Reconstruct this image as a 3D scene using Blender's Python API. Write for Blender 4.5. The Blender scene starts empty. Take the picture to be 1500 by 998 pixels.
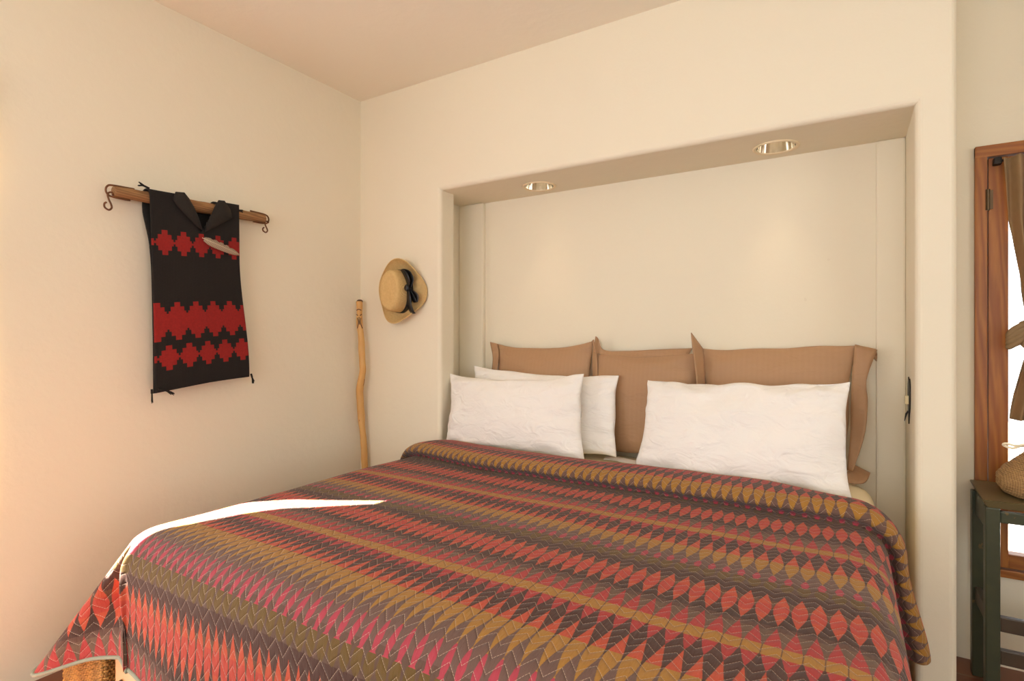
import bpy, bmesh, math, random
from mathutils import Vector, Matrix, noise

random.seed(7)
SC = bpy.context.scene
COL = SC.collection
R = math.radians

# ------------------------------------------------------------------ camera, world, lights, exposure
cam_d = bpy.data.cameras.new('camera')
cam_d.sensor_width = 36.0
cam_d.lens = 808.0 / 1500.0 * 36.0
cam_d.clip_start = 0.02
cam = bpy.data.objects.new('camera', cam_d)
COL.objects.link(cam)
cam.location = (0, 0, 1.25)
cam.rotation_euler = (R(90), 0, R(31.4))
SC.camera = cam

world = bpy.data.worlds.new('daylight')
SC.world = world
world.use_nodes = True
bg = world.node_tree.nodes['Background']
bg.inputs['Color'].default_value = (0.93, 0.97, 1.0, 1)
bg.inputs['Strength'].default_value = 3.0

def lamp(name, kind, loc, rot, energy, color, **kw):
    d = bpy.data.lights.new(name, kind)
    d.energy = energy
    d.color = color
    for k, v in kw.items():
        setattr(d, k, v)
    o = bpy.data.objects.new(name, d)
    COL.objects.link(o)
    o.location = loc
    o.rotation_euler = rot
    return o

sun_dir = Vector((0.576, 0.450, -0.682))
sun = lamp('sun', 'SUN', (-6, -4, 6), (0, 0, 0), 105.0, (1.0, 0.93, 0.82), angle=R(0.53))
sun.rotation_euler = sun_dir.to_track_quat('-Z', 'Y').to_euler()
# area lamps added as fill at the unseen front and right openings
lamp('fill_light_front', 'AREA', (-0.3, -2.38, 1.5), (R(102), 0, 0), 28.0, (0.95, 0.98, 1.0),
     shape='RECTANGLE', size=2.6, size_y=1.3)
lamp('fill_light_right', 'AREA', (2.58, -0.4, 1.5), (0, R(100), 0), 11.0, (1.0, 0.98, 0.95),
     shape='RECTANGLE', size=1.3, size_y=2.0)
# area lamp added at the unseen left curtain to fill from that side
lamp('fill_light_left', 'AREA', (-2.47, -0.35, 1.35), (0, R(-90), 0), 32.0, (0.92, 0.96, 1.0),
     shape='RECTANGLE', size=1.4, size_y=0.85)

SC.view_settings.view_transform = 'Standard'
SC.view_settings.look = 'None'
SC.view_settings.gamma = 1.0
SC.view_settings.use_curve_mapping = False
SC.view_settings.exposure = 0.06
SC.cycles.max_bounces = 12
SC.cycles.diffuse_bounces = 8
SC.cycles.sample_clamp_indirect = 6.0

# ------------------------------------------------------------------ helpers
def srgb(r, g, b):
    def f(c):
        c /= 255.0
        return c / 12.92 if c <= 0.04045 else ((c + 0.055) / 1.055) ** 2.4
    return (f(r), f(g), f(b), 1.0)

class NT:
    """small helper to write node graphs"""
    def __init__(self, name, rough=0.6):
        self.m = bpy.data.materials.new(name)
        self.m.use_nodes = True
        self.t = self.m.node_tree
        self.b = self.t.nodes['Principled BSDF']
        self.b.inputs['Roughness'].default_value = rough
    def n(self, typ, **kw):
        x = self.t.nodes.new(typ)
        for k, v in kw.items():
            setattr(x, k, v)
        return x
    def set(self, sock, val):
        if isinstance(val, bpy.types.NodeSocket):
            self.t.links.new(val, sock)
        else:
            sock.default_value = val
    def math(self, op, a, b=None, c=None, clamp=False):
        x = self.n('ShaderNodeMath', operation=op, use_clamp=clamp)
        self.set(x.inputs[0], a)
        if b is not None: self.set(x.inputs[1], b)
        if c is not None: self.set(x.inputs[2], c)
        return x.outputs[0]
    def mix(self, f, a, b, mode='MIX'):
        x = self.n('ShaderNodeMix', data_type='RGBA', blend_type=mode)
        self.set(x.inputs[0], f)
        self.set(x.inputs[6], a)
        self.set(x.inputs[7], b)
        return x.outputs[2]
    def coord(self, scale=(1, 1, 1), kind='Object', rot=(0, 0, 0)):
        c = self.n('ShaderNodeTexCoord')
        m = self.n('ShaderNodeMapping')
        m.inputs['Scale'].default_value = scale
        m.inputs['Rotation'].default_value = rot
        self.t.links.new(c.outputs[kind], m.inputs['Vector'])
        return m.outputs[0]
    def noise(self, vec, scale=5, detail=3, rough=0.5, dist=0.0):
        x = self.n('ShaderNodeTexNoise')
        if vec is not None: self.set(x.inputs['Vector'], vec)
        x.inputs['Scale'].default_value = scale
        x.inputs['Detail'].default_value = detail
        x.inputs['Roughness'].default_value = rough
        x.inputs['Distortion'].default_value = dist
        return x.outputs['Fac']
    def wave(self, vec, scale, dist=0.0, detail=2, direction='X', typ='BANDS', dscale=1.0):
        x = self.n('ShaderNodeTexWave', wave_type=typ)
        if typ == 'BANDS': x.bands_direction = direction
        self.set(x.inputs['Vector'], vec)
        x.inputs['Scale'].default_value = scale
        x.inputs['Distortion'].default_value = dist
        x.inputs['Detail'].default_value = detail
        x.inputs['Detail Scale'].default_value = dscale
        return x.outputs['Fac']
    def ramp(self, fac, stops, interp='LINEAR'):
        x = self.n('ShaderNodeValToRGB')
        cr = x.color_ramp
        cr.interpolation = interp
        while len(cr.elements) > 1:
            cr.elements.remove(cr.elements[-1])
        cr.elements[0].position = stops[0][0]
        cr.elements[0].color = stops[0][1]
        for p, c in stops[1:]:
            e = cr.elements.new(p)
            e.color = c
        self.set(x.inputs[0], fac)
        return x.outputs[0]
    def bump(self, h, strength=0.3, dist=0.01):
        x = self.n('ShaderNodeBump')
        x.inputs['Strength'].default_value = strength
        x.inputs['Distance'].default_value = dist
        self.set(x.inputs['Height'], h)
        self.t.links.new(x.outputs[0], self.b.inputs['Normal'])
    def color(self, c):
        self.set(self.b.inputs['Base Color'], c)
    def inp(self, name, v):
        self.b.inputs[name].default_value = v
        return self

def simple(name, c, rough=0.6, var=0.12, nscale=30, bump=0.0, bscale=200, metal=0.0, bdist=0.002):
    k = NT(name, rough)
    v = k.coord()
    f = k.noise(v, nscale, 4)
    dark = tuple(x * (1 - var) for x in c[:3]) + (1,)
    lite = tuple(min(1, x * (1 + var)) for x in c[:3]) + (1,)
    k.color(k.mix(f, dark, lite))
    k.inp('Metallic', metal)
    if bump:
        k.bump(k.noise(v, bscale, 3), bump, bdist)
    return k.m

def wood(name, c1, c2, c3, grain=(1, 1, 1), rough=0.45, scale=14, bump=0.15, knots=True):
    """grain: scale of the coordinates, small along the fibre"""
    k = NT(name, rough)
    v = k.coord(grain)
    warp = k.noise(v, 2.2, 3)
    w = k.wave(v, scale, 6.0, 3, 'DIAGONAL', dscale=1.3)
    fine = k.noise(v, scale * 9, 3)
    col = k.mix(w, c1, c2)
    col = k.mix(k.math('MULTIPLY', fine, 0.45), col, c3)
    col = k.mix(k.math('MULTIPLY', warp, 0.35), col, c3)
    if knots:
        vo = k.n('ShaderNodeTexVoronoi')
        vo.inputs['Scale'].default_value = 2.4
        k.set(vo.inputs['Vector'], k.coord(tuple(0.45 if g < 0.5 else g * 1.3 for g in grain)))
        kn = k.math('LESS_THAN', vo.outputs['Distance'], 0.10)
        dark = tuple(x * 0.35 for x in c3[:3]) + (1,)
        col = k.mix(k.math('MULTIPLY', kn, 0.55), col, dark)
    k.color(col)
    k.bump(fine, bump, 0.002)
    return k.m

def obj(name, bm, mat, parent=None, smooth=False, kind=None, label=None):
    me = bpy.data.meshes.new(name)
    bm.normal_update()
    bm.to_mesh(me)
    bm.free()
    for m in (mat if isinstance(mat, (list, tuple)) else [mat]):
        me.materials.append(m)
    if smooth:
        for p in me.polygons:
            p.use_smooth = True
    o = bpy.data.objects.new(name, me)
    COL.objects.link(o)
    if parent:
        o.parent = parent
    if kind:
        o['kind'] = kind
    if label:
        o['label'] = label
    return o

def tag(o, label, cat, group=None):
    o['label'] = label
    o['category'] = cat
    if group:
        o['group'] = group
    return o

def thing(name, loc, label, cat, group=None):
    o = bpy.data.objects.new(name, None)
    o.empty_display_size = 0.05
    COL.objects.link(o)
    o.location = loc
    return tag(o, label, cat, group)

def rel(parent, p):
    """world point -> coordinates of an unrotated parent"""
    return Vector(p) - parent.location

def box(bm, lo, hi, bev=0.0, seg=2):
    lo, hi = Vector(lo), Vector(hi)
    r = bmesh.ops.create_cube(bm, size=1.0)
    vs = r['verts']
    c, s = (lo + hi) / 2, hi - lo
    for v in vs:
        v.co = Vector((v.co.x * s.x, v.co.y * s.y, v.co.z * s.z)) + c
    if bev > 0:
        es = set(e for v in vs for e in v.link_edges)
        bmesh.ops.bevel(bm, geom=list(es), offset=bev, segments=seg, profile=0.6, affect='EDGES')
    return vs

def BM():
    return bmesh.new()

def boxobj(name, lo, hi, mat, parent=None, bev=0.004, kind=None, label=None):
    bm = BM()
    if parent:
        lo, hi = rel(parent, lo), rel(parent, hi)
    box(bm, lo, hi, bev)
    return obj(name, bm, mat, parent, kind=kind, label=label)

def tube(bm, pts, rad, n=10, cap=True, flat=1.0):
    """tube along pts; rad a number or list; parallel-transported rings"""
    pts = [Vector(p) for p in pts]
    m = len(pts)
    rads = rad if isinstance(rad, (list, tuple)) else [rad] * m
    t0 = (pts[1] - pts[0]).normalized()
    up = Vector((0, 0, 1)) if abs(t0.z) < 0.9 else Vector((1, 0, 0))
    nrm = (up - t0 * up.dot(t0)).normalized()
    rings = []
    for i in range(m):
        a = pts[max(i - 1, 0)]
        b = pts[min(i + 1, m - 1)]
        t = (b - a)
        t = t.normalized() if t.length > 1e-9 else t0
        nrm = (nrm - t * nrm.dot(t))
        nrm = nrm.normalized() if nrm.length > 1e-6 else t.orthogonal().normalized()
        bn = t.cross(nrm)
        ring = []
        for j in range(n):
            an = 2 * math.pi * j / n
            ring.append(bm.verts.new(pts[i] + (nrm * math.cos(an) * flat + bn * math.sin(an)) * rads[i]))
        rings.append(ring)
    for i in range(m - 1):
        for j in range(n):
            bm.faces.new((rings[i][j], rings[i][(j + 1) % n], rings[i + 1][(j + 1) % n], rings[i + 1][j]))
    if cap:
        bm.faces.new(rings[0][::-1])
        bm.faces.new(rings[-1])
    return rings

def smooth_pts(pts, k=6):
    """Catmull-Rom through pts"""
    pts = [Vector(p) for p in pts]
    out = []
    for i in range(len(pts) - 1):
        p0 = pts[max(i - 1, 0)]; p1 = pts[i]; p2 = pts[i + 1]; p3 = pts[min(i + 2, len(pts) - 1)]
        for s in range(k):
            t = s / k
            out.append(0.5 * ((2 * p1) + (-p0 + p2) * t + (2 * p0 - 5 * p1 + 4 * p2 - p3) * t * t + (-p0 + 3 * p1 - 3 * p2 + p3) * t ** 3))
    out.append(pts[-1])
    return out

def lathe(bm, prof, n=32, axis='Z', c=(0, 0, 0)):
    c = Vector(c)
    rings = []
    for r, h in prof:
        ring = []
        for j in range(n):
            a = 2 * math.pi * j / n
            p = Vector((r * math.cos(a), r * math.sin(a), h))
            if axis == 'Y':
                p = Vector((p.x, -p.z, p.y))
            ring.append(bm.verts.new(c + p))
        rings.append(ring)
    for i in range(len(rings) - 1):
        for j in range(n):
            bm.faces.new((rings[i][j], rings[i][(j + 1) % n], rings[i + 1][(j + 1) % n], rings[i + 1][j]))
    return rings

def grid(bm, fn, nu, nv):
    vs = [[bm.verts.new(fn(i / nu, j / nv)) for i in range(nu + 1)] for j in range(nv + 1)]
    for j in range(nv):
        for i in range(nu):
            bm.faces.new((vs[j][i], vs[j][i + 1], vs[j + 1][i + 1], vs[j + 1][i]))
    return vs

def sstep(a, b, x):
    t = max(0.0, min(1.0, (x - a) / (b - a)))
    return t * t * (3 - 2 * t)

def interp(x, xs, ys):
    if x <= xs[0]: return ys[0]
    for i in range(len(xs) - 1):
        if x <= xs[i + 1]:
            return ys[i] + (ys[i + 1] - ys[i]) * (x - xs[i]) / (xs[i + 1] - xs[i])
    return ys[-1]

# ------------------------------------------------------------------ materials
def plaster(name, c):
    k = NT(name, 0.9)
    v = k.coord()
    big = k.noise(v, 1.3, 3)
    col = k.mix(big, tuple(x * 0.97 for x in c[:3]) + (1,), tuple(min(1, x * 1.02) for x in c[:3]) + (1,))
    sp = k.math('GREATER_THAN', k.noise(v, 16, 2, 0.5), 0.80)
    col = k.mix(k.math('MULTIPLY', sp, 0.08), col, srgb(150, 120, 90))
    k.color(col)
    k.bump(k.noise(v, 22, 5, 0.55), 0.09, 0.02)
    k.inp('Specular IOR Level', 0.25)
    return k.m

PLASTER = plaster('wall_plaster', srgb(227, 219, 198))
CEIL = plaster('ceiling_plaster', srgb(236, 230, 214))

def floor_mat():
    k = NT('saltillo_tile', 0.35)
    v = k.coord()
    br = k.n('ShaderNodeTexBrick')
    br.offset = 0.0
    k.set(br.inputs['Vector'], v)
    br.inputs['Color1'].default_value = srgb(122, 70, 44)
    br.inputs['Color2'].default_value = srgb(104, 56, 36)
    br.inputs['Mortar'].default_value = srgb(120, 95, 75)
    br.inputs['Scale'].default_value = 1.0
    br.inputs['Brick Width'].default_value = 0.33
    br.inputs['Row Height'].default_value = 0.33
    br.inputs['Mortar Size'].default_value = 0.006
    col = k.mix(k.math('MULTIPLY', k.noise(v, 9, 4), 0.4), br.outputs['Color'], srgb(138, 80, 50))
    k.color(col)
    k.bump(br.outputs['Fac'], -0.3, 0.003)
    return k.m
FLOOR = floor_mat()

PINE = wood('window_pine', srgb(180, 114, 44), srgb(150, 86, 28), srgb(112, 60, 18), (1.6, 1.6, 0.12))
PINE_H = wood('window_pine_rail', srgb(180, 114, 44), srgb(150, 86, 28), srgb(112, 60, 18), (0.12, 1.6, 1.6))
BEDPINE = wood('bed_pine', srgb(212, 156, 90), srgb(194, 134, 68), srgb(176, 112, 52), (0.1, 1.3, 1.0), scale=8)
GREENPAINT = None
def green_paint():
    k = NT('worn_green_paint', 0.35)
    v = k.coord()
    n = k.noise(v, 9, 5, 0.65, 0.6)
    worn = k.math('GREATER_THAN', n, 0.63)
    col = k.mix(k.noise(v, 30, 3), srgb(46, 52, 36), srgb(62, 66, 44))
    col = k.mix(k.math('MULTIPLY', worn, 0.55), col, srgb(120, 92, 48))
    k.color(col)
    k.bump(k.noise(v, 60, 3), 0.15, 0.003)
    return k.m
GREENPAINT = green_paint()
GREENTOP = simple('worn_green_top', srgb(96, 86, 58), 0.28, 0.18, 14, 0.1, 80)
DARKSTRETCH = simple('dark_stretcher_paint', srgb(66, 54, 40), 0.4, 0.2, 14, 0.1, 80)

def cotton(name, c, stripe=None, rough=0.85, weave=900, wr=0.25):
    k = NT(name, rough)
    v = k.coord()
    col = k.mix(k.noise(v, 4, 3), tuple(x * 0.97 for x in c[:3]) + (1,), c)
    if stripe:
        w = k.wave(k.coord(), stripe[0], 0.3, 1, 'X')
        col = k.mix(k.math('MULTIPLY', w, stripe[2]), col, stripe[1])
    k.color(col)
    h = k.math('ADD', k.noise(k.coord((1, 1, 1.8)), 11, 3, 0.45, 1.2), k.math('MULTIPLY', k.noise(v, weave, 2), 0.03))
    k.bump(h, wr, 0.03)
    k.inp('Sheen Weight', 0.1)
    return k.m
WHITE = cotton('white_cotton', srgb(236, 233, 228), wr=0.45)
CREAM = cotton('cream_sheet', srgb(240, 226, 186), wr=0.12)
TAN = cotton('tan_sateen', srgb(167, 130, 95), (14, srgb(158, 121, 87), 0.22), 0.6, wr=0.2)

IRON = simple('rusty_iron', srgb(112, 74, 48), 0.6, 0.35, 60, 0.4, 250, metal=0.55)
DARKIRON = simple('dark_iron', srgb(44, 40, 36), 0.5, 0.25, 40, 0.2, 200, metal=0.7)
BRASSY = simple('aged_hinge_metal', srgb(96, 78, 56), 0.45, 0.25, 40, 0.2, 200, metal=0.7)
BLACKW = None

def woven(name, c, rough=0.95):
    k = NT(name, rough)
    v = k.coord()
    rib = k.wave(v, 85, 0.6, 1, 'Z')
    rib2 = k.wave(v, 85, 0.6, 1, 'Y')
    n = k.noise(v, 120, 3)
    k.color(k.mix(n, tuple(x * 0.72 for x in c[:3]) + (1,), tuple(min(1, x * 1.2) for x in c[:3]) + (1,)))
    k.bump(k.math('ADD', k.math('MULTIPLY', rib, rib2), k.math('MULTIPLY', n, 0.5)), 0.45, 0.003)
    return k.m
BLACKW = woven('black_wool', srgb(23, 18, 15))
REDW = woven('red_wool', srgb(140, 24, 20))
COLLARW = woven('charcoal_wool', srgb(34, 29, 24))

def straw(name, c, c2, scale=150, mode='RINGS'):
    k = NT(name, 0.75)
    v = k.coord()
    a = k.wave(v, scale, 1.2, 2, 'X')
    b = k.wave(v, scale, 1.2, 2, 'Z')
    n = k.noise(v, 90, 3)
    f = k.math('MULTIPLY', k.math('ADD', a, b), 0.5)
    k.color(k.mix(k.math('ADD', k.math('MULTIPLY', f, 0.6), k.math('MULTIPLY', n, 0.5)), c2, c))
    k.bump(k.math('ADD', f, n), 0.5, 0.003)
    return k.m
STRAW = straw('straw', srgb(236, 206, 146), srgb(182, 140, 76))
ROPE = straw('seagrass_rope', srgb(196, 158, 106), srgb(104, 70, 36), 62)
WICKER = straw('dark_wicker', srgb(214, 158, 78), srgb(74, 38, 14), 42)
RIBBON = simple('black_ribbon', srgb(24, 24, 28), 0.4, 0.2, 40, 0.1, 200)

def stick_mat():
    k = NT('peeled_branch', 0.5)
    v = k.coord((1, 1, 0.22))
    n = k.noise(v, 26, 4)
    col = k.mix(n, srgb(220, 178, 110), srgb(184, 132, 70))
    sp = k.math('GREATER_THAN', k.noise(v, 40, 2), 0.68)
    col = k.mix(k.math('MULTIPLY', sp, 0.7), col, srgb(104, 62, 28))
    k.color(col)
    k.bump(n, 0.3, 0.004)
    return k.m
STICK = stick_mat()
STICKDARK = simple('carved_dark_groove', srgb(74, 44, 24), 0.6)
BARWOOD = wood('weathered_bar_wood', srgb(176, 132, 84), srgb(140, 98, 58), srgb(84, 56, 32), (2.2, 0.12, 2.2), 0.7, 22, 0.5, knots=False)
ENDWOOD = simple('pale_bar_end', srgb(206, 186, 146), 0.8)

def burlap_mat():
    k = NT('burlap', 0.95)
    v = k.coord()
    a = k.wave(v, 260, 0.8, 1, 'X')
    b = k.wave(v, 260, 0.8, 1, 'Z')
    f = k.math('MULTIPLY', k.math('ADD', a, b), 0.5)
    k.color(k.mix(k.math('ADD', k.math('MULTIPLY', f, 0.6), k.math('MULTIPLY', k.noise(v, 30, 3), 0.4)), srgb(140, 112, 80), srgb(190, 162, 122)))
    k.bump(f, 0.4, 0.002)
    # thin cloth: some daylight comes through it
    tr = k.n('ShaderNodeBsdfTranslucent')
    tr.inputs['Color'].default_value = srgb(176, 140, 96)
    mx = k.n('ShaderNodeMixShader')
    mx.inputs[0].default_value = 0.22
    k.t.links.new(k.b.outputs[0], mx.inputs[1])
    k.t.links.new(tr.outputs[0], mx.inputs[2])
    out = k.t.nodes['Material Output']
    k.t.links.new(mx.outputs[0], out.inputs['Surface'])
    return k.m
BURLAP = burlap_mat()

def glass_mat():
    k = NT('window_glass', 0.0)
    k.inp('Transmission Weight', 1.0)
    k.inp('IOR', 1.02)
    k.color((1, 1, 1, 1))
    return k.m
GLASS = glass_mat()

TRIMW = simple('light_trim_enamel', srgb(226, 208, 172), 0.4, 0.03)
def chrome_mat():
    k = NT('downlight_reflector', 0.12)
    v = k.coord()
    k.color(k.mix(k.noise(v, 30, 2), (0.72, 0.66, 0.55, 1), (0.95, 0.9, 0.82, 1)))
    k.inp('Metallic', 1.0)
    return k.m
CHROME = chrome_mat()
def bulb_mat():
    k = NT('lit_bulb', 0.3)
    k.color((1, 0.9, 0.75, 1))
    k.inp('Emission Color', (1.0, 0.82, 0.58, 1))
    k.inp('Emission Strength', 3.0)
    return k.m
BULB = bulb_mat()
SWITCH = simple('cream_plastic', srgb(226, 208, 160), 0.4, 0.03)

# quilt: bands of two yarn colours along the phase, leaf width profile along the phase
PER = 0.589
def quilt_mat():
    k = NT('jacquard_quilt', 0.85)
    def attr(n):
        a = k.n('ShaderNodeAttribute', attribute_name=n)
        return a.outputs['Fac']
    u, v, ph = attr('fabric_u'), attr('fabric_v'), attr('phase')
    fr = k.math('FRACT', k.math('ADD', k.math('DIVIDE', ph, PER), 4.0))
    P = lambda x: x / PER
    plum, dark = srgb(60, 37, 34), srgb(52, 31, 28)
    brown, gray = srgb(86, 60, 42), srgb(96, 75, 60)
    mauve, olive = srgb(98, 76, 70), srgb(92, 72, 30)
    orange, red = srgb(186, 72, 46), srgb(166, 44, 48)
    coral, gold = srgb(178, 58, 46), srgb(164, 118, 46)
    pink = srgb(168, 54, 74)
    bgc = k.ramp(fr, [(0, plum), (P(.03), brown), (P(.07), dark), (P(.145), srgb(80, 56, 48)), (P(.165), gray),
                      (P(.225), brown), (P(.262), plum), (P(.39), dark), (P(.402), mauve), (P(.505), srgb(84, 64, 56)),
                      (P(.562), plum)], 'CONSTANT')
    fgc = k.ramp(fr, [(0, orange), (P(.05), coral), (P(.095), orange), (P(.142), red), (P(.225), gold), (P(.262), red),
                      (P(.317), orange), (P(.388), gold), (P(.477), pink), (P(.516), olive), (P(.565), plum)], 'CONSTANT')
    def g(x): return (x, x, x, 1)
    wid = k.ramp(fr, [(0, g(0)), (P(.018), g(.28)), (P(.045), g(.74)), (P(.07), g(.9)), (P(.095), g(.74)), (P(.122), g(.3)), (P(.141), g(0)),
                      (P(.152), g(0)), (P(.2), g(.68)), (P(.224), g(.86)), (P(.226), g(.94)), (P(.261), g(.94)), (P(.264), g(.84)),
                      (P(.29), g(.5)), (P(.316), g(0)), (P(.355), g(.42)), (P(.386), g(.8)), (P(.402), g(.92)), (P(.425), g(.8)),
                      (P(.45), g(.42)), (P(.475), g(0)), (P(.484), g(.3)), (P(.5), g(.55)), (P(.515), g(.3)), (P(.519), g(.7)),
                      (P(.54), g(.85)), (P(.562), g(.4)), (P(.566), g(0)), (1, g(0))])
    jag = k.n('ShaderNodeCombineXYZ')
    k.set(jag.inputs[0], u); k.set(jag.inputs[1], v)
    fv = jag.outputs[0]
    su = k.math('MULTIPLY', k.math('ABSOLUTE', k.math('SUBTRACT', k.math('FRACT', k.math('DIVIDE', u, 0.0345)), 0.5)), 2.0)
    su = k.math('ADD', su, k.math('MULTIPLY', k.math('SUBTRACT', k.noise(fv, 420, 2), 0.5), 0.18))
    mask = k.math('ADD', k.math('MULTIPLY', k.math('SUBTRACT', wid, su), 14.0), 0.5, clamp=True)
    col = k.mix(mask, bgc, fgc)
    # heathered yarn
    hv = k.n('ShaderNodeVectorMath', operation='MULTIPLY')
    k.set(hv.inputs[0], fv); hv.inputs[1].default_value = (1, 0.25, 1)
    heather = k.noise(hv.outputs[0], 800, 2)
    col = k.mix(k.math('MULTIPLY', heather, 0.55), col, k.mix(0.5, col, srgb(60, 40, 36)))
    fil = k.wave(fv, 170, 0.4, 1, 'Y')
    col = k.mix(k.math('MULTIPLY', fil, 0.16), col, srgb(150, 110, 80))
    # zigzag stitching
    zz = k.math('PINGPONG', k.math('ADD', u, k.math('MULTIPLY', k.noise(fv, 7, 1), 0.02)), 0.026)
    q = k.math('FRACT', k.math('DIVIDE', k.math('ADD', v, k.math('MULTIPLY', zz, 1.05)), 0.029))
    d = k.math('ABSOLUTE', k.math('SUBTRACT', q, 0.5))       # 0.5 on the seam
    seam = k.math('GREATER_THAN', d, 0.476)
    dash = k.math('GREATER_THAN', k.math('FRACT', k.math('DIVIDE', u, 0.0042)), 0.22)
    col = k.mix(k.math('MULTIPLY', k.math('MULTIPLY', seam, dash), 0.72), col, srgb(192, 168, 146))
    k.color(col)
    puff = k.math('SUBTRACT', 1.0, k.math('POWER', k.math('MULTIPLY', d, 2.0), 4.0))
    wv = k.n('ShaderNodeVectorMath', operation='MULTIPLY')
    k.set(wv.inputs[0], fv); wv.inputs[1].default_value = (1, 0.22, 1)
    wr = k.noise(wv.outputs[0], 150, 3, 0.55)
    h = k.math('ADD', puff, k.math('MULTIPLY', wr, 0.9))
    k.bump(h, 0.5, 0.005)
    k.inp('Sheen Weight', 0.10)
    k.inp('Specular IOR Level', 0.18)
    k.inp('Sheen Roughness', 0.5)
    return k.m
QUILT = quilt_mat()
BINDING = simple('quilt_binding', srgb(140, 140, 120), 0.85, 0.1, 60, 0.2, 300)

# ------------------------------------------------------------------ room shell
CH = 2.712
XL, XR, YB, YF = -2.55, 2.4, 2.78, -2.2

def shell(name, boxes, mat, bev=0.0):
    bm = BM()
    for lo, hi in boxes:
        box(bm, lo, hi, bev)
    return obj(name, bm, mat, kind='structure')

shell('floor', [((XL - .2, YF - .2, -0.15), (XR + .2, YB + .25, 0))], FLOOR)
shell('ceiling', [((XL - .2, YF - .2, CH), (XR + .2, YB + .25, CH + .15))], CEIL)
# left wall: an unseen window beside the bed's foot lets in the streak of sun
WY0, WY1, WZ0, WZ1 = -0.78, 0.634, 0.06, 2.18
shell('wall_left', [((XL - .12, YF - .2, 0), (XL, WY0, CH)), ((XL - .12, WY1, 0), (XL, YB + .2, CH)),
                    ((XL - .12, WY0, 0), (XL, WY1, WZ0)), ((XL - .12, 0.33, WZ0), (XL, WY1, 0.70)), ((XL - .12, WY0, WZ1), (XL, WY1, CH))], PLASTER)  # low block by the jamb added to keep low sun off the basket
# back wall with the wooden window
BX0, BX1, BZ0, BZ1 = 0.418, 1.50, 0.35, 2.0
shell('wall_back', [((XL - .2, YB, 0), (BX0, YB + .2, CH)), ((BX1, YB, 0), (XR + .2, YB + .2, CH)),
                    ((BX0, YB, 0), (BX1, YB + .2, BZ0)), ((BX0, YB, BZ1), (BX1, YB + .2, CH))], PLASTER)
shell('wall_front', [((XL - .2, YF - .12, 0), (-1.7, YF, CH)), ((1.1, YF - .12, 0), (XR + .2, YF, CH)),
                     ((-1.7, YF - .12, 0), (1.1, YF, 0.8)), ((-1.7, YF - .12, 2.2), (1.1, YF, CH))], PLASTER)
shell('wall_right', [((XR, YF - .2, 0), (XR + .12, -1.5, CH)), ((XR, 0.7, 0), (XR + .12, YB + .2, CH)),
                     ((XR, -1.5, 0), (XR + .12, 0.7, 0.8)), ((XR, -1.5, 2.2), (XR + .12, 0.7, CH))], PLASTER)

# unseen overhang added to keep the sun out of the front window
shell('sun_block', [((-2.6, -3.7, 2.25), (2.6, -2.45, 2.33))], PLASTER)

# furred-out front of the niche
NX0, NX1, NZ, PX = -1.93, 0.2, 2.085, 0.317
def niche_front():
    bm = BM()
    y0, y1 = 2.40, 2.52
    poly = [(XL, 0), (NX0, 0), (NX0, NZ), (NX1, NZ), (NX1, 0), (PX, 0), (PX, CH), (XL, CH)]
    a = [bm.verts.new((x, y0, z)) for x, z in poly]
    b = [bm.verts.new((x, y1, z)) for x, z in poly]
    n = len(poly)
    bm.faces.new(a)
    bm.faces.new(b[::-1])
    for i in range(n):
        bm.faces.new((a[(i + 1) % n], a[i], b[i], b[(i + 1) % n]))
    bmesh.ops.recalc_face_normals(bm, faces=bm.faces[:])
    bm.edges.ensure_lookup_table()
    es = []
    for e in bm.edges:
        p, q = e.verts[0].co, e.verts[1].co
        if abs(p.y - y0) < 1e-6 and abs(q.y - y0) < 1e-6:
            xs = {round(p.x, 3), round(q.x, 3)}
            if xs <= {NX0, NX1} or xs == {PX}:
                es.append(e)
    bmesh.ops.bevel(bm, geom=es, offset=0.022, segments=5, profile=0.5, affect='EDGES')
    # deep side pier, its right side in the same plane
    box(bm, (NX1, 2.52, 0), (PX, YB, CH))
    return obj('trim_1', bm, PLASTER, kind='structure')
niche_front()

# recessed lights positions in the soffit
LX = (-1.43, -0.268)
LYc, LR = 2.625, 0.092
def soffit():
    bm = BM()
    z = NZ
    x0, x1, y0, y1 = -2.10, NX1, 2.52, YB
    half = 0.118
    cells = [(x0, LX[0] - half), (LX[0] + half, LX[1] - half), (LX[1] + half, x1)]
    for a, b in cells:
        bm.faces.new([bm.verts.new(p) for p in ((a, y0, z), (a, y1, z), (b, y1, z), (b, y0, z))])
    n = 40
    for cx in LX:
        sq, ci = [], []
        for i in range(n):
            an = 2 * math.pi * i / n
            c, s = math.cos(an), math.sin(an)
            m = max(abs(c), abs(s))
            yy = LYc + (s / m) * ((y1 - LYc) if s > 0 else (LYc - y0))
            sq.append(bm.verts.new((cx + c / m * half, yy, z)))
            ci.append(bm.verts.new((cx + c * LR * 0.86, LYc + s * LR * 0.86, z)))
        for i in range(n):
            bm.faces.new((sq[i], ci[i], ci[(i + 1) % n], sq[(i + 1) % n]))
    o = obj('trim_2', bm, PLASTER, kind='structure')
    return o
soffit()
# side of the niche behind the left pier and the two shallow strips flanking its back panel
shell('trim_3', [((-2.55, 2.52, 0), (-2.07, YB, NZ))], PLASTER)
shell('trim_4', [((-2.07, 2.752, 0), (-1.885, YB + .01, NZ))], PLASTER, 0.012)
shell('trim_5', [((0.098, 2.765, 0), (0.2, YB + .01, NZ))], PLASTER, 0.008)

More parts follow.
